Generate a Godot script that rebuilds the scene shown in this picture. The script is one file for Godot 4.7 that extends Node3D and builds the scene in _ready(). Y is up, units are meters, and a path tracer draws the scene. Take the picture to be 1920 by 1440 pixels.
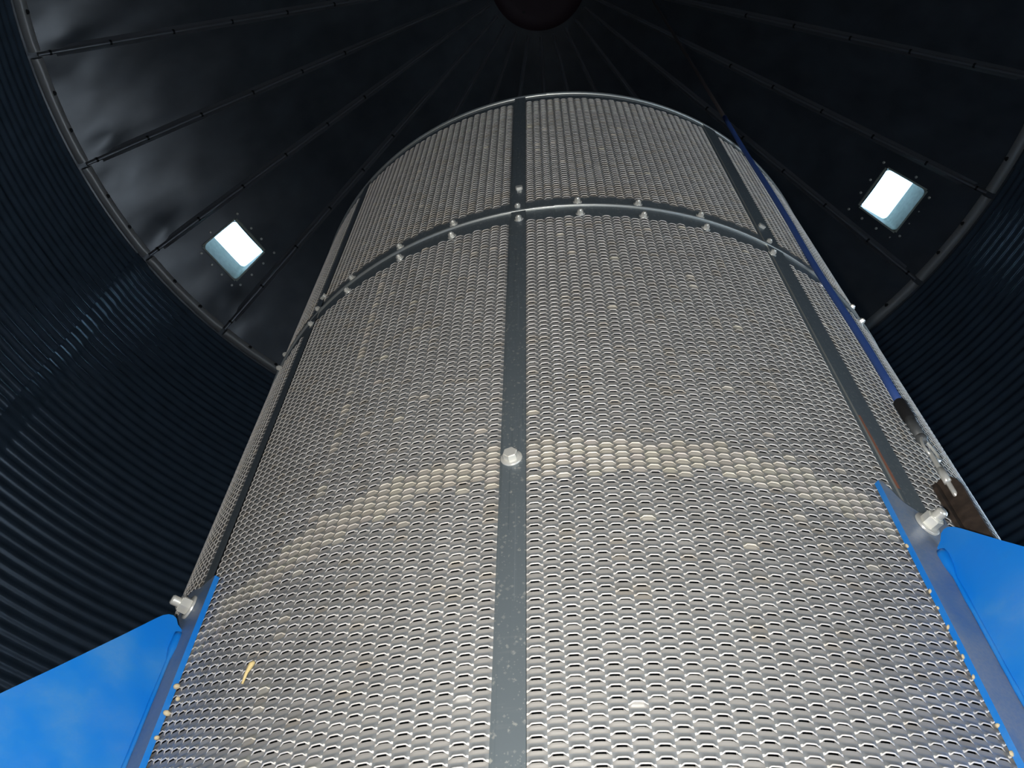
extends Node3D
# Inside of a round steel grain bin: corrugated wall, ribbed cone roof with two skylights, louvred air drum in the middle.
# Measures are in U (one drum radius) around the drum axis; pt() turns angle / radius / height over the camera into metres.

const U := 0.72
const EYE := 1.5
const RB := 4.3437            # bin radius
const EAVE := 6.8243
const APEX := 11.2039
const SLOPE := 1.00835        # cone: h = APEX - SLOPE * r
const CAM_D := 1.8248
const SEAMS := [-80.4, -42.5, -5.3, 32.9, 71.0]
const RIBS := [-83.7, -96.6, -109.8, -123.6, -136.6, -150.2, -164.2, -178.3, -192.5, -206.7, -221.0, -235.7, -248.9, -262.5, -276.4, -290.3, -304.2, -318.1, -332.0, -346.0, -360.0, -374.0, -388.0, -402.0, -416.0, -430.0]

var rng := RandomNumberGenerator.new()
var noise := FastNoiseLite.new()
var taken := {}
var M := {}

func pt(deg: float, r: float, h: float) -> Vector3:
	var a := deg_to_rad(deg)
	return Vector3(r * sin(a) * U, EYE + h * U, r * cos(a) * U)

func facing(deg: float) -> Basis:          # x along the rim, y up, z away from the axis
	var a := deg_to_rad(deg)
	return Basis(Vector3(cos(a), 0, -sin(a)), Vector3.UP, Vector3(sin(a), 0, cos(a)))

func cone_frame(deg: float, r: float) -> Transform3D:   # x along the rim, y up the slope, z out of the roof into the bin
	var a := deg_to_rad(deg)
	var rad := Vector3(sin(a), 0, cos(a))
	var up := (Vector3.UP * SLOPE - rad).normalized()
	var x := Vector3(cos(a), 0, -sin(a))
	var z := x.cross(up)
	if z.y > 0:
		z = -z
		x = -x
	return Transform3D(Basis(x, up, z), pt(deg, r, APEX - SLOPE * r))

# ---------- mesh helpers
func mb() -> SurfaceTool:
	var st := SurfaceTool.new()
	st.begin(Mesh.PRIMITIVE_TRIANGLES)
	st.set_smooth_group(0)
	return st

func tri(st: SurfaceTool, a: Vector3, b: Vector3, c: Vector3):
	st.add_vertex(a); st.add_vertex(b); st.add_vertex(c)

func quad(st: SurfaceTool, a: Vector3, b: Vector3, c: Vector3, d: Vector3):   # a b c d run clockwise seen from the front
	tri(st, a, b, c); tri(st, a, c, d)

func sheet(st: SurfaceTool, rows: Array, flip := false, skip := []):
	for j in rows.size() - 1:
		for i in rows[j].size() - 1:
			if skip.has(Vector2i(i, j)): continue
			var a: Vector3 = rows[j][i]
			var b: Vector3 = rows[j + 1][i]
			var c: Vector3 = rows[j + 1][i + 1]
			var d: Vector3 = rows[j][i + 1]
			if flip: quad(st, a, d, c, b)
			else: quad(st, a, b, c, d)

func box(st: SurfaceTool, t: Transform3D, s: Vector3, ch := 0.0):     # a box with chamfered z-edges
	st.set_smooth_group(-1)
	var x := s.x / 2; var y := s.y / 2; var z := s.z / 2
	var c := ch
	var ring := [Vector2(-x + c, -y), Vector2(x - c, -y), Vector2(x, -y + c), Vector2(x, y - c), Vector2(x - c, y), Vector2(-x + c, y), Vector2(-x, y - c), Vector2(-x, -y + c)]
	if c == 0.0: ring = [Vector2(-x, -y), Vector2(x, -y), Vector2(x, y), Vector2(-x, y)]
	prism(st, t, ring, -z, z)
	st.set_smooth_group(0)

func prism(st: SurfaceTool, t: Transform3D, ring: Array, z0: float, z1: float):   # counter-clockwise outline seen from +z
	st.set_smooth_group(-1)
	var n := ring.size()
	for i in n:
		var p: Vector2 = ring[i]
		var q: Vector2 = ring[(i + 1) % n]
		quad(st, t * Vector3(p.x, p.y, z0), t * Vector3(p.x, p.y, z1), t * Vector3(q.x, q.y, z1), t * Vector3(q.x, q.y, z0))
	var idx := Geometry2D.triangulate_polygon(PackedVector2Array(ring))
	for k in range(0, idx.size(), 3):
		var a: Vector2 = ring[idx[k]]; var b: Vector2 = ring[idx[k + 1]]; var c: Vector2 = ring[idx[k + 2]]
		if (b - a).cross(c - a) < 0:
			var s := b; b = c; c = s
		tri(st, t * Vector3(a.x, a.y, z1), t * Vector3(c.x, c.y, z1), t * Vector3(b.x, b.y, z1))
		tri(st, t * Vector3(a.x, a.y, z0), t * Vector3(b.x, b.y, z0), t * Vector3(c.x, c.y, z0))
	st.set_smooth_group(0)

func lathe(st: SurfaceTool, t: Transform3D, prof: Array, n := 20):    # profile (r, z) turned about z
	for k in prof.size() - 1:
		var p: Vector2 = prof[k]; var q: Vector2 = prof[k + 1]
		for i in n:
			var a := TAU * i / n; var b := TAU * (i + 1) / n
			var v := func(m: Vector2, w: float) -> Vector3: return t * Vector3(m.x * cos(w), m.x * sin(w), m.y)
			if p.x > 0.0: tri(st, v.call(p, a), v.call(q, b), v.call(p, b))
			if q.x > 0.0: tri(st, v.call(p, a), v.call(q, a), v.call(q, b))

func tube(st: SurfaceTool, path: Array, radii, n := 10, closed := false):
	var m := path.size()
	var rings := []
	var nrm := Vector3.ZERO
	for i in m:
		var d: Vector3 = (path[(i + 1) % m] - path[(i - 1 + m) % m]) if closed else (path[min(i + 1, m - 1)] - path[max(i - 1, 0)])
		d = d.normalized()
		if i == 0: nrm = d.cross(Vector3(0.3, 0.2, 0.9)).normalized()
		nrm = (nrm - d * nrm.dot(d)).normalized()
		var bn := d.cross(nrm)
		var r: float = radii[i] if radii is Array else radii
		var ring := []
		for k in n + 1:
			var a := TAU * (k % n) / n
			ring.append(path[i] + (nrm * cos(a) + bn * sin(a)) * r)
		rings.append(ring)
	if closed: rings.append(rings[0])
	sheet(st, rings, true)
	if not closed:
		for k in n:
			tri(st, path[0], rings[0][k + 1], rings[0][k])
			tri(st, path[m - 1], rings[m - 1][k], rings[m - 1][k + 1])

func done(st: SurfaceTool, m: Material, onto: ArrayMesh = null) -> ArrayMesh:
	st.index()
	st.generate_normals()
	st.set_material(m)
	return st.commit(onto)

# ---------- object helpers
func numbered(called: String) -> String:
	if not taken.has(called):
		taken[called] = 0
		return called
	taken[called] += 1
	return "%s_%03d" % [called, taken[called]]

func node(called: String, parent: Node = self) -> Node3D:
	var o := Node3D.new()
	o.name = numbered(called) if parent == self else called
	parent.add_child(o, true)
	return o

func put(called: String, mesh: Mesh, parent: Node = self, t := Transform3D.IDENTITY) -> MeshInstance3D:
	var o := MeshInstance3D.new()
	o.name = numbered(called) if parent == self else called
	o.mesh = mesh
	o.transform = t
	o.cast_shadow = GeometryInstance3D.SHADOW_CASTING_SETTING_ON
	parent.add_child(o, true)
	return o

func tag(o: Node, label: String, category := "", group := "", kind := "") -> Node:
	if label: o.set_meta("label", label)
	if category: o.set_meta("category", category)
	if group: o.set_meta("group", group)
	if kind: o.set_meta("kind", kind)
	return o

# ---------- materials
func mat(c: Color, metal := 0.0, rough := 0.5) -> StandardMaterial3D:
	var m := StandardMaterial3D.new()
	m.albedo_color = c
	m.metallic = metal
	m.roughness = rough
	return m

func grain(m: StandardMaterial3D, lo: float, hi: float, freq: float, per_metre: float, seed_no: int, tint := Color.WHITE, stretch := Vector3.ONE):
	var f := FastNoiseLite.new()
	f.seed = seed_no
	f.frequency = freq
	f.fractal_octaves = 4
	var im := f.get_seamless_image(256, 256)
	var out := Image.create(256, 256, false, Image.FORMAT_RGB8)
	for y in 256:
		for x in 256:
			var k := lerpf(lo, hi, im.get_pixel(x, y).r)
			out.set_pixel(x, y, Color(k, k, k).lerp(tint, 0.0) if tint == Color.WHITE else Color.WHITE.lerp(tint, k))
	m.albedo_texture = ImageTexture.create_from_image(out)
	m.uv1_triplanar = true
	m.uv1_world_triplanar = true
	m.uv1_scale = stretch * per_metre

func blotched(m: StandardMaterial3D, paint: Color, dust: Color, from: float, seed_no: int):    # paint with blotches of a second colour, settled grain dust on the plain blue
	var f := FastNoiseLite.new()
	f.seed = seed_no
	f.frequency = 0.012
	f.fractal_octaves = 5
	var im := f.get_seamless_image(256, 256)
	var r := RandomNumberGenerator.new()
	r.seed = seed_no
	var out := Image.create(256, 256, false, Image.FORMAT_RGB8)
	for y in 256:
		for x in 256:
			var k := clampf((im.get_pixel(x, y).r - from) * 1.5, 0.0, 0.9) * r.randf_range(0.75, 1.0)
			out.set_pixel(x, y, paint.lerp(dust, k))
	m.albedo_texture = ImageTexture.create_from_image(out)
	m.uv1_triplanar = true
	m.uv1_world_triplanar = true
	m.uv1_scale = Vector3.ONE * 2.6

func speckled(base: Color, spots: int, seed_no: int) -> ImageTexture:    # bare sheet with dust specks and fine upright scratches
	var r := RandomNumberGenerator.new()
	r.seed = seed_no
	var im := Image.create(512, 512, false, Image.FORMAT_RGB8)
	im.fill(base)
	for k in 260:
		var x := r.randi_range(0, 511)
		var y := r.randi_range(0, 511)
		var n := r.randi_range(20, 160)
		var d := r.randf_range(-0.05, 0.05)
		for j in n:
			var p := Vector2i(x, (y + j) % 512)
			var c := im.get_pixelv(p)
			im.set_pixelv(p, Color(c.r + d, c.g + d, c.b + d))
	for k in spots:
		var x := r.randi_range(6, 504)
		var y := r.randi_range(6, 504)
		var s := 0 if r.randf() < 0.75 else (1 if r.randf() < 0.85 else 2)
		var a := r.randf_range(0.08, 0.5)
		for j in range(-s, s + 1):
			for i in range(-s, s + 1):
				if i * i + j * j > s * s or r.randf() < 0.2: continue
				im.set_pixel(x + i, y + j, im.get_pixel(x + i, y + j).lerp(Color(0.86, 0.84, 0.78), a))
	return ImageTexture.create_from_image(im)

func make_materials():
	M.steel = mat(Color(0.60, 0.62, 0.63), 0.5, 0.45)
	M.steel.vertex_color_use_as_albedo = true
	M.dusty = mat(Color(0.60, 0.595, 0.58), 0.35, 0.55)
	M.dusty.vertex_color_use_as_albedo = true
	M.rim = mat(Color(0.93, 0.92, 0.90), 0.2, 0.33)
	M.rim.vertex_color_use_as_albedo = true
	M.strip = mat(Color.WHITE, 0.35, 0.45)
	M.strip.albedo_texture = speckled(Color(0.42, 0.46, 0.48), 9000, 5)
	M.strip.uv1_triplanar = true
	M.strip.uv1_world_triplanar = true
	M.strip.uv1_scale = Vector3.ONE * 2.2
	M.flange = mat(Color(0.72, 0.74, 0.73), 0.7, 0.35)
	M.zinc = mat(Color(0.90, 0.90, 0.87), 0.45, 0.26)
	M.wall = mat(Color(0.34, 0.41, 0.48), 0.25, 0.24)
	grain(M.wall, 0.8, 1.0, 0.02, 1.3, 11)
	M.roof = mat(Color(0.34, 0.365, 0.39), 0.35, 0.26)
	M.roof.metallic_specular = 1.0
	grain(M.roof, 0.72, 1.0, 0.015, 0.8, 12)
	M.rib = mat(Color(0.55, 0.56, 0.58), 0.6, 0.28)
	M.eave = mat(Color(0.70, 0.70, 0.69), 0.4, 0.34)
	M.dark = mat(Color(0.10, 0.11, 0.12), 0.3, 0.6)
	M.red = mat(Color(0.16, 0.045, 0.10), 0.0, 0.6)
	M.curb = mat(Color(0.76, 0.80, 0.75), 0.0, 0.55)
	grain(M.curb, 0.82, 1.0, 0.03, 3.0, 13)
	M.pane = mat(Color(0.90, 0.97, 0.95, 0.62), 0.0, 0.05)
	M.pane.transparency = BaseMaterial3D.TRANSPARENCY_ALPHA
	M.blue = mat(Color.WHITE, 0.0, 0.36)
	blotched(M.blue, Color(0.04, 0.46, 0.83), Color(0.44, 0.58, 0.76), 0.42, 14)
	M.blue_grey = mat(Color.WHITE, 0.1, 0.42)
	blotched(M.blue_grey, Color(0.14, 0.38, 0.66), Color(0.60, 0.60, 0.61), -0.1, 17)  # flange fronts: grey blotches over most of the blue
	M.cable = mat(Color(0.22, 0.34, 0.60), 0.0, 0.55)
	M.upper_cable = mat(Color(0.27, 0.25, 0.25), 0.3, 0.5)
	M.rubber = mat(Color(0.09, 0.09, 0.09), 0.0, 0.8)
	M.ferrule = mat(Color(0.45, 0.46, 0.46), 0.6, 0.5)
	M.brown = mat(Color(0.30, 0.25, 0.21), 0.2, 0.7)
	grain(M.brown, 0.55, 1.0, 0.03, 9.0, 15)
	M.rust = mat(Color(0.62, 0.42, 0.34), 0.3, 0.6)
	M.corn = mat(Color(0.80, 0.74, 0.60), 0.0, 0.6)
	M.straw = mat(Color(0.82, 0.74, 0.52), 0.0, 0.7)
	M.concrete = mat(Color(0.42, 0.41, 0.39), 0.0, 0.9)
	grain(M.concrete, 0.7, 1.0, 0.03, 1.0, 16)
	M.body = mat(Color(0.05, 0.05, 0.055), 0.0, 0.4)
	M.led = mat(Color(1, 1, 1), 0.0, 0.5)
	M.led.emission_enabled = true
	M.led.emission = Color(1.0, 0.97, 0.92)
	M.led.emission_energy_multiplier = 4.0

# ---------- bolts
func hex_bolt(rw: float, tw: float, rh: float, hh: float, stud_r := 0.0, stud := 0.0, m: Material = null) -> ArrayMesh:
	var st := mb()
	if rw > 0.0: lathe(st, Transform3D.IDENTITY, [Vector2(rw, 0), Vector2(rw, tw * 0.7), Vector2(rw * 0.94, tw), Vector2(0, tw)], 20)
	var ring := []
	for k in 6: ring.append(Vector2(cos(TAU * k / 6 + 0.3), sin(TAU * k / 6 + 0.3)) * rh)
	var cap := []
	for k in 6: cap.append(ring[k] * 0.86)
	prism(st, Transform3D.IDENTITY, ring, tw * 0.5, tw + hh * 0.88)
	prism(st, Transform3D.IDENTITY, cap, tw + hh * 0.5, tw + hh)
	if stud > 0.0:
		lathe(st, Transform3D.IDENTITY, [Vector2(stud_r, tw + hh * 0.5), Vector2(stud_r, tw + hh + stud * 0.85), Vector2(stud_r * 0.8, tw + hh + stud), Vector2(0, tw + hh + stud)], 14)
	return done(st, m if m else M.zinc)

# ---------- louvre tile: one cell of the sheet with its pressed louvre and its open slit; the slit lies along y = 0
func louvre_tile(w: float, hgt: float, kind: int) -> ArrayMesh:
	var k := w / 16.84                       # drawn in units of one 16.84 wide cell
	var xs := [-8.42, -7.7, -6.9, -6.0, -5.0, -4.2, -2.2, 0.0, 2.2, 4.2, 5.0, 6.0, 6.9, 7.7, 8.42]
	var hh := hgt / k / 2.0
	var p := 2.5
	var gap: float = [1.25, 0.55, 0.0][kind]
	var bump: float = [0.45, 0.5, 1.5][kind]
	var s := func(x: float) -> float: return 1.0 - smoothstep(3.6, 7.9, absf(x))
	var droop := func(x: float) -> float: return -1.9 * smoothstep(3.4, 7.9, absf(x))
	var vec := func(x: float, y: float, z: float) -> Vector3: return Vector3(x, y, z - x * x * k / (2000.0 * U)) * k
	# hood above the slit
	var hood := mb()
	var rows := []
	for e in [[hh, 0.0], [4.4, 0.02], [3.3, 0.2], [2.2, 0.50], [1.2, 0.80], [0.8, 0.92]]:
		var row := []
		for x in xs: row.append(vec.call(x, e[0] + droop.call(x) * clampf(1.0 - e[0] / 4.4, 0.0, 1.0), e[1] * p * s.call(x)))
		rows.append(row)
	sheet(hood, rows, false)
	# rolled rim: a rounded bead round the upper lip
	var rim := mb()
	rows = []
	for e in [[0.8, 0.92], [0.35, 1.0], [-0.1, 0.93], [-0.28, 0.76], [-0.22, 0.58], [0.0, 0.47], [0.3, 0.43], [1.4, 0.34]]:
		if kind == 2 and e[0] == 1.4: continue
		var row := []
		for x in xs: row.append(vec.call(x, e[0] + droop.call(x) * clampf(1.0 - e[0] / 4.4, 0.0, 1.0), e[1] * p * s.call(x) + 0.3 * (1.0 - s.call(x)) * (1.0 - smoothstep(7.6, 8.4, absf(x)))))
		rows.append(row)
	sheet(rim, rows, false)
	# body below the slit
	var body := mb()
	var lo := []
	for e in [[-hh, 0.0], [-4.3, 0.0], [-3.5, 0.3], [-2.5, 0.75], [-1.7, 1.0], [-gap - 0.02, 0.85]]:
		var row := []
		for x in xs:
			var sx: float = 1.0 - smoothstep(4.6, 8.2, absf(x))
			var y: float = e[0]
			if e[0] == -gap - 0.02: y = (-gap if absf(x) < 4.6 else 0.0) + droop.call(x) - 0.02
			elif absf(x) > 4.0: y = minf(y, droop.call(x) - 0.3 + y * 0.15)
			if e[0] == -hh: y = -hh
			row.append(vec.call(x, y, e[1] * bump * sx))
		lo.append(row)
	sheet(body, lo, true)
	# the ends of the slit are closed, so is all of it where it is clogged
	for i in xs.size() - 1:
		var a: float = xs[i]; var b: float = xs[i + 1]
		if kind < 2 and absf(a + b) / 2.0 < 4.2: continue
		quad(body, lo[5][i], rows[6][i], rows[6][i + 1], lo[5][i + 1])
	var m := done(hood, M.steel)
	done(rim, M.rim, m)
	return done(body, M.dusty, m)

func drum_arc(st: SurfaceTool, a0: float, a1: float, h0: float, h1: float, r := 1.0, step := 0.75):
	var n := int(ceil(absf(a1 - a0) / step))
	var rows := [[], []]
	for i in n + 1:
		var a := lerpf(a0, a1, float(i) / n)
		rows[0].append(pt(a, r, h1))
		rows[1].append(pt(a, r, h0))
	sheet(st, rows, true)

func ring_band(st: SurfaceTool, prof: Array, a0 := 0.0, a1 := 360.0, n := 240):   # profile (r, h) swept round the axis
	var rows := []
	for e in prof:
		var row := []
		for i in n + 1: row.append(pt(lerpf(a0, a1, float(i) / n), e.x, e.y))
		rows.append(row)
	sheet(st, rows, true)

func clog(deg: float, h: float) -> int:
	var band := 0.900 - 0.0001 * deg * deg
	if deg > 10: band += 0.015
	var e := absf(h - band) + rng.randf_range(-0.012, 0.012)
	if h < 1.5 and e < 0.036: return 2
	if h < 1.79 and absf(deg + 25.2) < 0.7 and rng.randf() < 0.75: return 2 if rng.randf() < 0.55 else 1
	if absf(deg + 25.2) < 0.7 and rng.randf() < 0.3: return 1
	if h < 0.56 and rng.randf() < 0.30: return 1
	if h > 1.8 and h < 1.95 and rng.randf() < 0.25: return 1
	var f := rng.randf()
	return 2 if f < 0.012 else (1 if f < 0.09 else 0)

func build_drum(cam: Camera3D):
	var drum := node("perforated_drum")
	tag(drum, "tall round perforated steel air drum with bolted louvred panels in the middle of the bin", "drum")
	var ph := 0.0141
	var w_nom := deg_to_rad(1.335) * U
	var tiles := []
	for kind in 3: tiles.append(louvre_tile(w_nom, ph * U, kind))
	var spans := [[-78.0, -44.3, 25], [-41.1, -6.5, 26], [-4.1, 31.45, 27], [34.9, 68.3, 25]]
	var sections := [[-0.25, 1.757, 1.8035], [1.8535, 2.66, 2.7134]]
	var fields := []                       # every louvre: [panel, kind, transform, colour, near]
	var inv := cam.global_transform.affine_inverse()
	var panels := []
	for q in spans.size():
		var sp: Array = spans[q]
		var left: float = SEAMS[q]
		var right: float = SEAMS[q + 1]
		var n: int = sp[2]
		var step: float = (sp[1] - sp[0]) / n
		for sec in 2:
			var se: Array = sections[sec]
			var h0: float = se[0]
			var rowsn := int(round((se[1] - h0) / ph))
			var top: float = h0 + rowsn * ph
			var st := mb()
			var bot_edge := h0 - 0.05 if sec == 0 else 1.8095
			drum_arc(st, sp[0], sp[1], top, se[2])                                     # plain top band
			drum_arc(st, sp[0], sp[1], bot_edge, h0)                                    # plain bottom band
			drum_arc(st, left - 0.9, sp[0], bot_edge, se[2], 1.0035)                    # left margin laps over its neighbour
			drum_arc(st, sp[1], right + 0.6, bot_edge, se[2], 1.0)                      # right margin
			for i in n:
				var a: float = sp[0] + step * (i + 0.5)
				if i % 2 == 1:
					drum_arc(st, a - step / 2, a + step / 2, h0, h0 + ph / 2)
					drum_arc(st, a - step / 2, a + step / 2, top - ph / 2, top)
			var panel := put("perforated_panel", done(st, M.strip), drum)
			panels.append(panel)
			var se2 := mb()
			var le := left - 0.9
			quad(se2, pt(le, 1.0035, bot_edge), pt(le, 1.0, bot_edge), pt(le, 1.0, se[2]), pt(le, 1.0035, se[2]))
			put("lapped_edge", done(se2, M.flange), panel)
			for i in n:
				var a: float = sp[0] + step * (i + 0.5)
				var odd := i % 2
				for j in rowsn - odd:
					var h: float = h0 + ph * (j + 0.5 + 0.5 * odd)
					var kind := clog(a, h)
					var t := Transform3D(facing(a).scaled_local(Vector3(step / 1.335, 1, 1)), pt(a, 1.0, h))
					var g := rng.randf_range(0.86, 1.08)
					var c := Color(g, g, g)
					if kind == 2: c = Color(g, g * rng.randf_range(0.94, 0.97), g * rng.randf_range(0.84, 0.90)) * 1.12
					elif rng.randf() < 0.08 or h < 1.95 and h > 1.84 and rng.randf() < 0.5: c = Color(g, g * 0.96, g * 0.90)
					var v := inv * t.origin
					var x := 960.0 + 1460.0 * v.x / -v.z
					var y := 720.0 - 1460.0 * v.y / -v.z
					var near := v.length() if v.z < 0 and x > 10 and x < 1910 and y > 5 and y < 1435 else 99.0
					fields.append([panels.size() - 1, kind, t, c, near])
	var order := range(fields.size())
	order.sort_custom(func(a, b): return fields[a][4] < fields[b][4])
	var own := {}
	for k in 300: own[order[k]] = true
	var lots := {}
	for k in fields.size():
		var e: Array = fields[k]
		if own.has(k):
			var o := put("louvre", tiles[e[1]], panels[e[0]], e[2])
			if e[1] == 2: tag(o, "louvre clogged flush with tan dust")
			continue
		var key := Vector2i(e[0], e[1])
		if not lots.has(key): lots[key] = []
		lots[key].append(k)
	for key in lots:
		var mm := MultiMesh.new()
		mm.transform_format = MultiMesh.TRANSFORM_3D
		mm.use_colors = true
		mm.mesh = tiles[key.y]
		mm.instance_count = lots[key].size()
		for i in lots[key].size():
			mm.set_instance_transform(i, fields[lots[key][i]][2])
			mm.set_instance_color(i, fields[lots[key][i]][3])
		var mi := MultiMeshInstance3D.new()
		mi.name = "louvre_field"
		mi.multimesh = mm
		mi.set_meta("kind", "stuff")
		panels[key.x].add_child(mi, true)
	# plain back of the drum, skirt below the louvres
	var st := mb()
	drum_arc(st, 70.0, 280.0, -0.30, 2.7134, 1.0, 2.0)
	put("back_sheet", done(st, M.strip), drum)
	st = mb()
	ring_band(st, [Vector2(1.0, -0.30), Vector2(1.0, -2.0833)], 0, 360, 160)
	put("skirt", done(st, M.strip), drum)
	# flange rings
	st = mb()
	ring_band(st, [Vector2(0.995, 1.8095), Vector2(1.0035, 1.8095), Vector2(1.0055, 1.8085), Vector2(1.0058, 1.8072), Vector2(1.0045, 1.8065), Vector2(1.0, 1.8065)])
	ring_band(st, [Vector2(1.0, 1.8060), Vector2(1.0045, 1.8060), Vector2(1.0058, 1.8053), Vector2(1.0055, 1.8040), Vector2(1.0035, 1.8030), Vector2(0.995, 1.8030)])
	put("flange_ring", done(st, M.flange), drum)
	st = mb()
	ring_band(st, [Vector2(0.94, 2.7134), Vector2(1.002, 2.7134), Vector2(1.007, 2.711), Vector2(1.007, 2.706), Vector2(1.002, 2.703), Vector2(1.0, 2.703)])
	ring_band(st, [Vector2(1.0, 2.690), Vector2(1.003, 2.688), Vector2(1.0, 2.686)])
	put("rim_ring", done(st, M.flange), drum)
	# bolts
	var small := hex_bolt(0.0082, 0.0016, 0.0056, 0.006, 0.003, 0.002)
	for a in [-52.9, -41.81, -33.54, -24.05, -15.03, -5.24, 3.35, 12.03, 21.39, 32.8, 42.2, 51.6]:
		put("flange_bolt", small, drum, Transform3D(facing(a), pt(a, 1.0, 1.829)))
	for a in [-52.6, -42.04, -33.34, -23.37, -14.9, -5.06, 3.52, 12.33, 21.38, 32.16, 42.0, 51.6]:
		put("flange_bolt", small, drum, Transform3D(facing(a), pt(a, 1.002, 1.756)))
	var rimb := hex_bolt(0.0085, 0.0016, 0.0066, 0.008, 0.0035, 0.005)
	for a in [-54.0, -44.48, -34.57, -24.82, -15.51, -5.04, 4.4, 14.29, 23.7, 34.1, 42.82, 54.0]:
		var b := facing(a) * Basis(Vector3.RIGHT, -PI / 2)
		put("rim_bolt", rimb, drum, Transform3D(b, pt(a, 0.992, 2.7134)))
	var big := hex_bolt(0.0125, 0.002, 0.0086, 0.0085, 0.0, 0.0)
	put("seam_bolt", big, drum, Transform3D(facing(-5.4), pt(-5.4, 1.0035, 0.901)))
	var stub := mb()
	box(stub, Transform3D(Basis.IDENTITY, Vector3(0, 0, 0.003)), Vector3(0.013, 0.010, 0.007), 0.002)
	var stubm := done(stub, M.zinc)
	for e in [[-5.05, 1.938], [32.9, 1.916], [-41.28, 1.882]]:
		put("seam_clip", stubm, drum, Transform3D(facing(e[0]), pt(e[0], 1.002, e[1])))
	# rust on the lapped edge above the bracket
	st = mb()
	var e0 := 31.98
	quad(st, pt(e0, 1.0037, 0.93), pt(e0, 1.0037, 1.12), pt(e0 + 0.28, 1.0042, 1.12), pt(e0 + 0.42, 1.0042, 0.93))
	put("rust_streak", done(st, M.rust), drum)

# ---------- blue brackets
func bracket(called: String, deg: float, label: String, extra: bool):
	var root := node(called)
	tag(root, label, "bracket", "blue brackets bolted to the drum")
	var rim := 1.0035
	var hw := deg_to_rad(3.55)
	# curved flange plate with a nipped top
	var st := mb()
	st.set_smooth_group(-1)
	var t := 0.0095
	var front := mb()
	var tops := []
	var n := 14
	for i in n + 1:
		var u := lerpf(-1.0, 1.0, float(i) / n)
		var hgt := 0.905
		if extra: hgt = 0.915 - 0.045 * smoothstep(-1.0, -0.1, u) + 0.03 * smoothstep(0.1, 0.9, u) - 0.004 * sin(u * 9.0)
		else: hgt = 0.900 - 0.02 * smoothstep(-0.6, 0.3, u)
		tops.append(hgt)
	for i in n:
		var a := deg + rad_to_deg(hw) * lerpf(-1, 1, float(i) / n)
		var b := deg + rad_to_deg(hw) * lerpf(-1, 1, float(i + 1) / n)
		var lo := -0.25
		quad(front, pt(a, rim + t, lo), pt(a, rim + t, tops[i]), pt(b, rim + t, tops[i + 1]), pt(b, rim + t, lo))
		quad(st, pt(b, rim, lo), pt(b, rim, tops[i + 1]), pt(a, rim, tops[i]), pt(a, rim, lo))
		quad(st, pt(a, rim + t, tops[i]), pt(a, rim, tops[i]), pt(b, rim, tops[i + 1]), pt(b, rim + t, tops[i + 1]))
	for sgn in [-1.0, 1.0]:
		var a: float = deg + rad_to_deg(hw) * sgn
		var i := 0 if sgn < 0 else n
		var c := [pt(a, rim, -0.25), pt(a, rim, tops[i]), pt(a, rim + t, tops[i]), pt(a, rim + t, -0.25)]
		if sgn > 0: c.reverse()
		quad(st, c[0], c[1], c[2], c[3])
	put("flange_plate", done(front, M.blue_grey, done(st, M.blue)), root)
	# web plate standing out from the flange
	var outline := [Vector2(rim + t - 0.001, -0.25), Vector2(1.62, -0.25), Vector2(1.62, 0.075), Vector2(1.214, 0.597), Vector2(1.167, 0.657), Vector2(1.098, 0.747), Vector2(1.060, 0.798), Vector2(1.052, 0.8075), Vector2(1.044, 0.8135), Vector2(1.036, 0.815), Vector2(1.029, 0.812), Vector2(1.023, 0.803), Vector2(rim + t - 0.001, 0.796)]
	st = mb()
	var f := facing(deg)
	var tf := Transform3D(Basis(f.z, f.y, -f.x), Vector3(0, EYE, 0))
	var ring := []
	for p in outline: ring.append(p * U)
	prism(st, tf, ring, -0.0035, 0.0035)
	put("web_plate", done(st, M.blue), root)
	# weld bead in the corner, with a fat start
	for side in ([1.0, -1.0] if extra else [1.0]):
		st = mb()
		var path := []
		var rad := []
		for i in 40:
			var h := 0.778 - 0.02 * i
			path.append(pt(deg + side * (0.33 + rng.randf_range(-0.03, 0.03)), rim + t + 0.003, h))
			rad.append((0.0062 if i < 2 else 0.0026) * rng.randf_range(0.85, 1.15))
		path.insert(0, pt(deg + side * 0.33, rim + t + 0.003, 0.787))
		rad.insert(0, 0.0052)
		tube(st, path, rad, 8)
		put("weld_bead", done(st, M.blue), root)
	# nut, washer and stud
	var wst := mb()
	lathe(wst, Transform3D.IDENTITY, [Vector2(0.0155, 0), Vector2(0.0155, 0.002), Vector2(0.0148, 0.0028), Vector2(0.006, 0.0028)], 28)
	var at := Transform3D(f, pt(deg, rim + t + 0.0004, 0.845))
	put("washer", done(wst, M.zinc), root, at)
	put("nut", hex_bolt(0.0, 0.0028, 0.0108, 0.0125, 0.0, 0.0), root, at)
	var sst := mb()
	var prof := [Vector2(0.0064, 0.01)]
	for i in 8:
		prof.append(Vector2(0.0064, 0.0145 + i * 0.0013))
		prof.append(Vector2(0.0058, 0.0151 + i * 0.0013))
	prof.append(Vector2(0.005, 0.0258))
	prof.append(Vector2(0, 0.0258))
	lathe(sst, Transform3D.IDENTITY, prof, 16)
	put("stud", done(sst, M.zinc), root, at)

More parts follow.
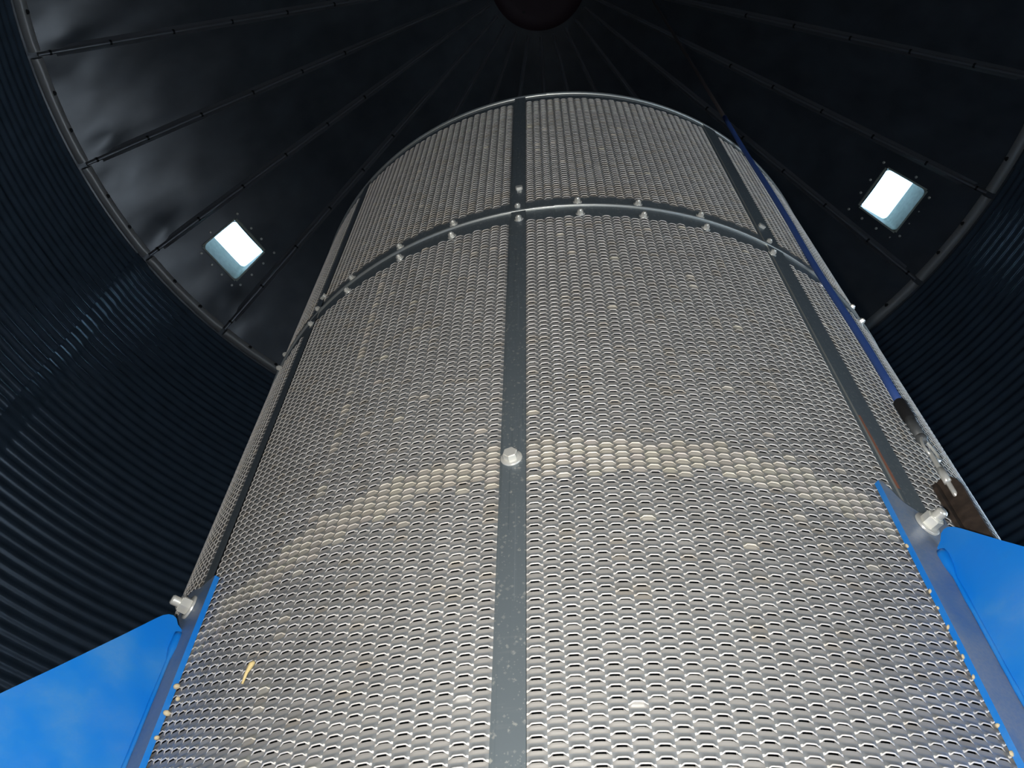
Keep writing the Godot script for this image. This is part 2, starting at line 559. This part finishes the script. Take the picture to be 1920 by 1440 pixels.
# ---------- cable down the drum, its link and the lug it is hooked to
func build_cable():
	var root := node("suspension_cable")
	tag(root, "blue sheathed steel cable hanging down beside the drum, hooked to a brown lug", "cable")
	var a := 40.3
	var r := 1.022
	var st := mb()
	var path := []
	for i in 20: path.append(pt(a + 0.12 * sin(i * 0.9), r + 0.002 * sin(i * 0.7), lerpf(1.225, 2.95, i / 19.0)))
	tube(st, path, 0.0058, 12)
	put("sheath", done(st, M.cable), root)
	st = mb()
	path = []
	for i in 16: path.append(pt(a, r, lerpf(2.93, APEX - SLOPE * r - 0.005, i / 15.0)))
	tube(st, path, 0.0052, 10)
	put("upper_cable", done(st, M.upper_cable), root)  # upper length of the cable, drawn grey instead of blue
	st = mb()
	tube(st, [pt(a, r, 1.235), pt(a, r, 1.23), pt(a, r, 1.18), pt(a, r, 1.175)], [0.0070, 0.0085, 0.0085, 0.0072], 14)
	put("sleeve", done(st, M.rubber), root)
	st = mb()
	tube(st, [pt(a, r, 1.18), pt(a, r, 1.125)], [0.0072, 0.0065], 14)
	tube(st, [pt(a, r, 1.13), pt(a, r, 1.122), pt(a, r, 1.112)], [0.0062, 0.0078, 0.0056], 14)
	put("ferrule", done(st, M.ferrule), root)
	var f := facing(a)
	st = mb()
	path = []
	for i in 25:
		var q := TAU * i / 24.0
		var w := 0.0115 * sin(q) * (0.35 + 0.65 * (0.5 - 0.5 * cos(q)))
		path.append(pt(a, r, 1.093) + f * Vector3(w * 1.7, 0.0215 * cos(q), 0.002))
	tube(st, path, 0.0021, 8)
	put("thimble", done(st, M.zinc), root)
	# oblong quick link with a screw barrel
	st = mb()
	path = []
	var hook := f * Basis(Vector3.UP, 0.3)
	for i in 32:
		var q := TAU * i / 32.0
		var y := 0.033 * signf(cos(q)) if absf(cos(q)) > 0.0 else 0.0
		path.append(pt(a, r, 1.021) + hook * Vector3(0.0085 * sin(q), y + 0.0085 * cos(q), 0.0))
	tube(st, path, 0.0033, 10, true)
	put("quick_link", done(st, M.zinc), root)
	st = mb()
	var c := pt(a, r, 1.012) + hook * Vector3(-0.0085, 0, 0)
	lathe(st, Transform3D(Basis(Vector3.RIGHT, -PI / 2), c), [Vector2(0.0034, -0.013), Vector2(0.0055, -0.012), Vector2(0.0055, 0.012), Vector2(0.0034, 0.013)], 6)
	put("barrel_nut", done(st, M.zinc), root)

	# the lug: a rounded fin on a narrow foot
	st = mb()
	var ring := []
	for e in [[1.004, 0.60], [1.041, 0.60], [1.0415, 0.93], [1.043, 0.965], [1.0425, 0.98], [1.040, 0.993], [1.034, 1.004], [1.027, 1.009], [1.016, 1.012], [1.009, 1.010], [1.004, 1.004]]: ring.append(Vector2(e[0], e[1]) * U)
	var lf := facing(39.9)
	prism(st, Transform3D(Basis(lf.z, lf.y, -lf.x), Vector3(0, EYE, 0)), ring, -0.0025, 0.0025)
	var foot := []
	for e in [[-0.015, 0.0], [0.0, 0.0], [0.0, 0.285], [-0.009, 0.29], [-0.015, 0.28]]: foot.append(Vector2(e[0], e[1]))
	prism(st, Transform3D(facing(39.9), pt(39.9, 1.0045, 0.60)), foot, -0.001, 0.004)
	var lug := put("lug_plate", done(st, M.brown))
	tag(lug, "dull brown steel lug fin beside the right bracket with the quick link through it", "lug")

# ---------- shell of the bin
func wall_sheet(arc: float, waves := 12) -> ArrayMesh:      # twelve corrugations, outline from -arc/2 to arc/2
	var rows := []
	var back := []
	var hgt := 0.094 * waves
	for j in range(-3, 8 * waves + 1):          # the foot of each sheet laps over the one below
		var h := hgt * j / (8.0 * waves)
		var row := []
		var brow := []
		for i in 21:
			var u: float = i / 17.0 if i < 17 else [0.95, 0.955, 0.966, 1.0][i - 17]
			var lap := 0.009 * smoothstep(0.945, 0.965, u)
			var r := RB + 0.0085 * cos(TAU * h / 0.094) * (1.0 - 0.45 * smoothstep(0.945, 0.965, u)) - lap - 0.003 * (1.0 - smoothstep(0.0, 0.03, h))
			if i == 20: u = 1.012
			var a := deg_to_rad((u - 0.5) * arc)
			row.append(Vector3(r * sin(a) * U, h * U, r * cos(a) * U))
			brow.append(Vector3((r + 0.004) * sin(a) * U, h * U, (r + 0.004) * cos(a) * U))
		rows.append(row)
		back.append(brow)
	var st := mb()
	sheet(st, rows, true)
	sheet(st, back, false)
	return done(st, M.wall)

func frame(o: Node3D, a0: float, a1: float, h0: float, h1: float):
	for a in [a0, a1]:
		var st := mb()
		box(st, Transform3D(facing(a), pt(a, RB, (h0 + h1) / 2.0)), Vector3(0.07, (h1 - h0) * U, 0.07), 0.008)
		put("jamb", done(st, M.eave), o)
	for h in [h0, h1]:
		var st := mb()
		ring_band(st, [Vector2(RB - 0.05, h + 0.04), Vector2(RB - 0.05, h - 0.02), Vector2(RB + 0.05, h - 0.02), Vector2(RB + 0.05, h + 0.04), Vector2(RB - 0.05, h + 0.04)], a0, a1, 24)
		put("rail", done(st, M.eave), o)

func build_shell():
	var wall := node("wall_round")
	tag(wall, "dark corrugated galvanised steel wall of the round bin", "", "", "structure")
	var m := wall_sheet(36.0)
	var w27 := wall_sheet(27.0)
	var w18 := wall_sheet(18.0)
	var w27low := wall_sheet(27.0, 8)
	for k in 8:
		var h := 6.934 - 1.128 * (k + 1)
		for i in 10:
			if i == 5 and k > 5: continue           # open bay door, behind the camera to the right
			var a := -109.2 - 18.0 + 36.0 * i
			var up := Vector3(0, EYE + h * U, 0)
			if k in [4, 5] and i == 6:              # narrower sheets beside and over the open doorway
				put("corrugated_sheet", w27, wall, Transform3D(Basis(Vector3.UP, deg_to_rad(84.3)), up))
				continue
			if k in [4, 5] and i == 7:
				put("corrugated_sheet", w18, wall, Transform3D(Basis(Vector3.UP, deg_to_rad(133.8)), up))
				continue
			if k == 3 and i == 6:
				put("corrugated_sheet", w27, wall, Transform3D(Basis(Vector3.UP, deg_to_rad(84.3)), up))
				put("corrugated_sheet", w27low, wall, Transform3D(Basis(Vector3.UP, deg_to_rad(111.3)), up + Vector3.UP * 4.0 * 0.094 * U))
				continue
			if k == 3 and i == 7:
				put("corrugated_sheet", w18, wall, Transform3D(Basis(Vector3.UP, deg_to_rad(133.8)), up))
				continue
			put("corrugated_sheet", m, wall, Transform3D(Basis(Vector3.UP, deg_to_rad(a)), Vector3(0, EYE + h * U, 0)))
	var st := mb()
	lathe(st, Transform3D(Basis(Vector3.RIGHT, -PI / 2), Vector3.ZERO), [Vector2(0, -0.15), Vector2(4.5 * U, -0.15), Vector2(4.5 * U, 0.0), Vector2(0, 0.0)], 96)
	var door := node("door_1")
	tag(door, "galvanised frame of the open bay door in the bin wall", "", "", "structure")
	frame(door, 34.8, 70.8, -2.08, 0.166)
	var hatch := node("door_2")
	tag(hatch, "galvanised frame of the tall open doorway in the bin wall", "", "", "structure")
	frame(hatch, 97.8, 124.8, 0.166, 2.798)
	tag(put("floor", done(st, M.concrete)), "bare concrete floor of the bin", "", "", "structure")

func roof_pt(deg: float, r: float, n: float) -> Vector3:     # n metres below the roof surface, square to it
	var a := deg_to_rad(deg)
	var nv := Vector3(-sin(a) * SLOPE, -1, -cos(a) * SLOPE).normalized()
	return pt(deg, r, APEX - SLOPE * r) + nv * n

func build_roof():
	var roof := node("ceiling")
	tag(roof, "dark sheet steel cone roof of radial panels", "", "", "structure")
	var holes := {2: -116.7, 11: -242.3}
	for k in RIBS.size():
		var a0: float = RIBS[k]
		var a1: float = RIBS[k + 1] if k + 1 < RIBS.size() else RIBS[0] - 360.0
		var ts := []
		var rs := [0.60]
		for i in 17: ts.append(float(i) / 16.0)
		for i in 24: rs.append(0.75 + 2.85 * i / 23.0)
		var skip := []
		if holes.has(k):
			var c: float = holes[k]
			ts = []
			for i in 4: ts.append(lerpf(a0, c + 3.4, i / 3.0))
			for i in 6: ts.append(lerpf(c + 3.4, c - 3.4, (i + 1) / 6.0))
			for i in 3: ts.append(lerpf(c - 3.4, a1, (i + 1) / 3.0))
			for i in ts.size(): ts[i] = (ts[i] - a0) / (a1 - a0)
			rs.append_array([3.65, 3.73, 3.81, 3.89, 3.96])
			for j in 4:
				for i in 6: skip.append(Vector2i(3 + i, rs.size() - 5 + j))
		else: rs.append_array([3.7, 3.8, 3.9])
		rs.append_array([4.0, 4.05, 4.1, 4.15, 4.2, 4.25, 4.29, 4.3437, 4.41])
		var rows := []
		var back := []
		for r in rs:
			var row := []
			var brow := []
			for t in ts:
				var deg := lerpf(a0, a1, t)
				var b := 0.0
				if r < 4.3:
					var soft := smoothstep(0.0, 0.22, minf(t, 1.0 - t))
					b = soft * 0.010 * noise.get_noise_3d(k * 37.0, r * 55.0, t * 60.0) * smoothstep(0.6, 3.0, r)
					b += 0.009 * exp(-pow((t - 0.87) / 0.07, 2.0) - pow((r - 4.1) / 0.1, 2.0))
					b += 0.007 * smoothstep(3.95, 4.25, r) * (smoothstep(0.25, 0.04, minf(t, 1.0 - t)))
				row.append(roof_pt(deg, r, b))
				brow.append(roof_pt(deg, r, -0.012))
			rows.append(row)
			back.append(brow)
		var st := mb()
		sheet(st, rows, false, skip)
		sheet(st, back, true, skip)
		var panel := put("roof_panel", done(st, M.roof), roof)
		# eave strip, broken at the ribs
		st = mb()
		var er := []
		for e in [[4.335, 0.004], [4.322, 0.028], [4.29, 0.030], [4.268, 0.012]]:
			var row := []
			for i in 13:
				var deg := lerpf(a0 + signf(a1 - a0) * 0.35, a1 - signf(a1 - a0) * 0.35, i / 12.0)
				row.append(roof_pt(deg, e[0], e[1] + 0.003 * noise.get_noise_2d(deg * 9.0, 5.0)))
			er.append(row)
		sheet(st, er, true)
		put("eave_strip", done(st, M.eave), panel)
		for q in [0.33, 0.67]:
			var bt := cone_frame(lerpf(a0, a1, q), 4.283)
			bt.origin += bt.basis.z * 0.027
			put("eave_bolt", eave_bolt(), panel, bt)
		# rolled rib over the joint
		st = mb()
		var prof := [[-0.052, 0.0], [-0.048, 0.010], [-0.021, 0.010], [-0.018, 0.028], [-0.010, 0.038], [0.0, 0.041], [0.010, 0.038], [0.018, 0.028], [0.021, 0.010], [0.048, 0.010], [0.052, 0.0]]
		rows = []
		for r in [0.66, 1.0, 1.5, 2.0, 2.5, 3.0, 3.5, 4.0, 4.29]:
			var f := cone_frame(a0, r)
			var row := []
			var nar := lerpf(0.4, 0.85, smoothstep(0.6, 2.6, r))
			for e in prof: row.append(f * Vector3(e[0] * U * nar, 0, e[1] * U * nar))
			rows.append(row)
		sheet(st, rows, false)
		var rib := put("roof_rib", done(st, M.rib), roof)
		for r in [4.22, 3.86, 3.45, 3.03, 2.6, 2.2]:
			put("clip", rib_clip(), rib, cone_frame(a0, r).scaled_local(Vector3(0.85, 1, 0.85)))
	var st := mb()
	lathe(st, Transform3D(Basis(Vector3.RIGHT, PI / 2), Vector3(0, EYE + 10.612 * U, 0)), [Vector2(0, -0.03), Vector2(0.3, -0.012), Vector2(0.452, 0.0), Vector2(0.456, 0.03), Vector2(0.462, 0.03), Vector2(0.462, -0.05), Vector2(0.42, -0.06), Vector2(0, -0.08)], 48)
	var lid := put("roof_lid", done(st, M.red))
	tag(lid, "dark red round lid closing the filling hole at the roof peak", "lid")
	for e in [[-150.0, 0.43], [135.0, 0.30]]:
		put("lid_bolt", eave_bolt(), lid, Transform3D(Basis(Vector3.RIGHT, PI / 2), pt(e[0], e[1], 10.63)))

var eave_bolt_mesh: ArrayMesh
func eave_bolt() -> ArrayMesh:
	if eave_bolt_mesh == null: eave_bolt_mesh = hex_bolt(0.014, 0.002, 0.009, 0.007, 0.0, 0.0, M.dark)
	return eave_bolt_mesh

var clip_mesh: ArrayMesh
func rib_clip() -> ArrayMesh:
	if clip_mesh == null:
		var st := mb()
		var rows := []
		for y in [-0.007, 0.007]:
			var row := []
			for e in [[-0.024, 0.009], [-0.0225, 0.030], [-0.012, 0.0425], [0.0, 0.045], [0.012, 0.0425], [0.0225, 0.030], [0.024, 0.009]]: row.append(Vector3(e[0] * U, y, e[1] * U))
			rows.append(row)
		sheet(st, rows, true)
		clip_mesh = done(st, M.dark)
	return clip_mesh

# ---------- skylights: a curb standing on the roof with a pane on top
func skylight(no: int, c: float, label: String, spots: Array):
	var root := node("window_%d" % no)
	tag(root, label, "", "", "structure")
	var cor := [[c - 3.4, 3.65], [c + 3.4, 3.65], [c + 3.4, 3.96], [c - 3.4, 3.96]]
	var low := []
	var top := []
	for e in cor:
		low.append(roof_pt(e[0], e[1], 0.006))
	var mid := Vector3.ZERO
	for p in low: mid += p / 4.0
	for p in low: top.append(Vector3(p.x, EYE + (7.545 if p.y > EYE + 7.4 * U else 7.475) * U, p.z))
	for i in 4:
		var a: Vector3 = low[i]; var b: Vector3 = low[(i + 1) % 4]; var d: Vector3 = top[i]; var e: Vector3 = top[(i + 1) % 4]
		var o := (a + b) / 2.0 - mid
		o = o.normalized() * 0.012
		var st := mb()
		st.set_smooth_group(-1)
		quad(st, a, d, e, b)
		quad(st, b + o, e + o, d + o, a + o)
		quad(st, a, b, b + o, a + o)
		quad(st, d, d + o, e + o, e)
		put("curb_side", done(st, M.curb), root)
	for i in 4:                                   # rounded inner corners
		var a: Vector3 = low[i]; var b: Vector3 = low[(i + 1) % 4]; var z: Vector3 = low[(i + 3) % 4]
		var d: Vector3 = top[i]
		var ea := (b - a).normalized() * 0.035
		var eb := (z - a).normalized() * 0.035
		var rows := [[], []]
		for k in 6:
			var q := PI / 2 * k / 5.0
			var off := ea * (1.0 - sin(q)) + eb * (1.0 - cos(q))
			rows[0].append(a + off); rows[1].append(d + off)
		var st := mb()
		sheet(st, rows)
		put("curb_corner", done(st, M.curb), root)
	var st := mb()
	st.set_smooth_group(-1)
	var off := Vector3.UP * 0.004
	quad(st, top[0], top[1], top[2], top[3])
	quad(st, top[3] + off, top[2] + off, top[1] + off, top[0] + off)
	put("pane", done(st, M.pane), root)
	var screw := hex_bolt(0.0095, 0.002, 0.0055, 0.005)
	for e in spots:
		var t := cone_frame(e[0], e[1])
		t.origin += t.basis.z * 0.001
		put("screw", screw, root, t)

func build_litter():
	var n := 0
	var kl := [[-39.0, 0.668], [-38.9, 0.624], [-39.0, 0.586], [-37.7, 0.638]]
	var places := ["topmost of the pale kernels along the left blue bracket edge", "pale kernel wedged at the left blue bracket edge, second from top", "lowest pale kernel along the left blue bracket edge", "small kernel on the louvres just off the left bracket edge"]
	for i in kl.size():
		var st := mb()
		var s := 0.85 if i < 2 else 0.65
		lathe(st, Transform3D(Basis.IDENTITY.scaled(Vector3(0.7, 1, 0.6))), [Vector2(0.0, -0.0062), Vector2(0.003, -0.005), Vector2(0.005, -0.001), Vector2(0.0048, 0.003), Vector2(0.0028, 0.0058), Vector2(0, 0.0066)], 12)
		var o := put("grain_kernel", done(st, M.corn), self, Transform3D(facing(kl[i][0]) * Basis(Vector3(0.3, 0, 1).normalized(), rng.randf() * 3.0) * Basis(Vector3.RIGHT, 1.3).scaled(Vector3.ONE * s), pt(kl[i][0], 1.0055, kl[i][1])))
		tag(o, places[i], "kernel", "grain kernels caught beside the brackets")
	var kr := [0.784, 0.702, 0.674, 0.643, 0.619, 0.598, 0.569, 0.504, 0.47]
	var chaff := mb()
	lathe(chaff, Transform3D(Basis.IDENTITY.scaled(Vector3(1, 1, 0.5))), [Vector2(0.0, -0.003), Vector2(0.0028, -0.001), Vector2(0.0024, 0.002), Vector2(0, 0.0036)], 9)
	var cm := done(chaff, M.corn)
	var nth := ["uppermost", "second from the top", "third from the top", "fourth from the top", "middle one", "fourth from the bottom", "third from the bottom", "second from the bottom", "lowest"]
	for h in kr:
		var o := put("chaff_flake", cm, self, Transform3D(facing(28.9) * Basis(Vector3(rng.randf(), rng.randf(), 0.6).normalized(), rng.randf() * 3.0).scaled(Vector3.ONE * rng.randf_range(0.6, 1.15)), pt(28.95, 1.005, h)))
		tag(o, "tan chaff flake at the near edge of the right blue bracket, " + nth[kr.find(h)], "chaff", "chaff flakes along the right bracket edge")
	var st := mb()
	var b := facing(-27.7)
	var c := pt(-27.7, 1.008, 0.612)
	tube(st, [c + b * Vector3(-0.004, -0.010, 0.0), c + b * Vector3(0.0, 0.0, 0.002), c + b * Vector3(0.002, 0.009, 0.001), c + b * Vector3(0.004, 0.012, 0.0)], [0.0012, 0.0018, 0.003, 0.002], 7)
	tag(put("straw_bit", done(st, M.straw)), "bent bit of yellow straw stuck in a louvre near the left bracket", "straw")

func flash_lamp(eye: Transform3D):
	var at := eye * Transform3D(Basis.IDENTITY, Vector3(-0.04, 0.0, 0.03))
	var root := node("flash_lamp")  # the camera flash, built as a small separate unit
	root.transform = at
	tag(root, "small black camera flash with a white light diode facing the drum", "lamp")
	var st := mb()
	box(st, Transform3D(Basis.IDENTITY, Vector3(0, 0, 0.008)), Vector3(0.022, 0.05, 0.012), 0.004)
	put("case", done(st, M.body), root)
	st = mb()
	lathe(st, Transform3D(Basis(Vector3.UP, PI), Vector3(0, 0, 0.001)), [Vector2(0.004, -0.001), Vector2(0.004, 0.0005), Vector2(0.003, 0.001), Vector2(0, 0.0012)], 20)
	put("diode", done(st, M.led), root)
	var l := OmniLight3D.new()
	l.name = "diode_light"
	l.light_color = Color(1.0, 0.98, 0.955)
	l.light_energy = FLASH
	l.light_size = 0.004
	l.omni_range = 40.0
	l.omni_attenuation = 2.0
	l.shadow_enabled = true
	l.position = Vector3(0, 0, -0.006)
	root.add_child(l)

const FLASH := 1.06

func _ready():
	rng.seed = 20
	noise.seed = 7
	noise.frequency = 0.02
	var cam := Camera3D.new()
	cam.name = "camera"
	cam.transform = Transform3D(Basis(Vector3(0.99507, 0.01351, -0.0982), Vector3(0.07005, 0.6051, 0.79306), Vector3(0.07014, -0.79604, 0.60117)).orthonormalized(), Vector3(0, EYE, CAM_D * U))
	cam.fov = rad_to_deg(2.0 * atan(720.0 / 1460.0))
	cam.near = 0.02
	cam.far = 60.0
	add_child(cam)
	cam.current = true
	var we := WorldEnvironment.new()
	we.name = "world_environment"
	var env := Environment.new()
	env.background_mode = Environment.BG_SKY
	var sm := ProceduralSkyMaterial.new()
	sm.sky_top_color = Color(0.66, 0.80, 0.94)
	sm.sky_horizon_color = Color(0.75, 0.86, 0.98)
	sm.ground_bottom_color = Color(0.36, 0.38, 0.40)
	sm.ground_horizon_color = Color(0.58, 0.62, 0.66)
	sm.energy_multiplier = 17.0
	var sky := Sky.new()
	sky.sky_material = sm
	env.sky = sky
	env.tonemap_mode = Environment.TONE_MAPPER_LINEAR
	env.tonemap_exposure = 1.0
	env.sdfgi_enabled = true
	env.ssao_enabled = true
	env.ssil_enabled = true
	we.environment = env
	add_child(we)
	make_materials()
	flash_lamp(cam.transform)
	build_shell()
	build_roof()
	var s1 := [[-112.8, 3.607], [-116.0, 3.597], [-118.4, 3.595], [-121.5, 3.601], [-121.4, 3.719], [-121.3, 3.844], [-121.1, 3.959], [-120.2, 4.005], [-118.1, 4.001], [-116.1, 4.002], [-113.9, 4.001], [-112.4, 3.85]]
	var s2 := []
	for e in s1: s2.append([117.7 - (e[0] + 116.7), e[1]])
	skylight(1, -116.7, "square white skylight in the roof left of the drum", s1)
	skylight(2, 117.7, "square white skylight in the roof right of the drum", s2)
	build_drum(cam)
	bracket("support_bracket", -42.7, "blue painted gusset bracket bolted to the left side of the drum", false)
	bracket("support_bracket", 32.5, "blue painted gusset bracket with torn top edge on the right side of the drum", true)
	build_cable()
	build_litter()
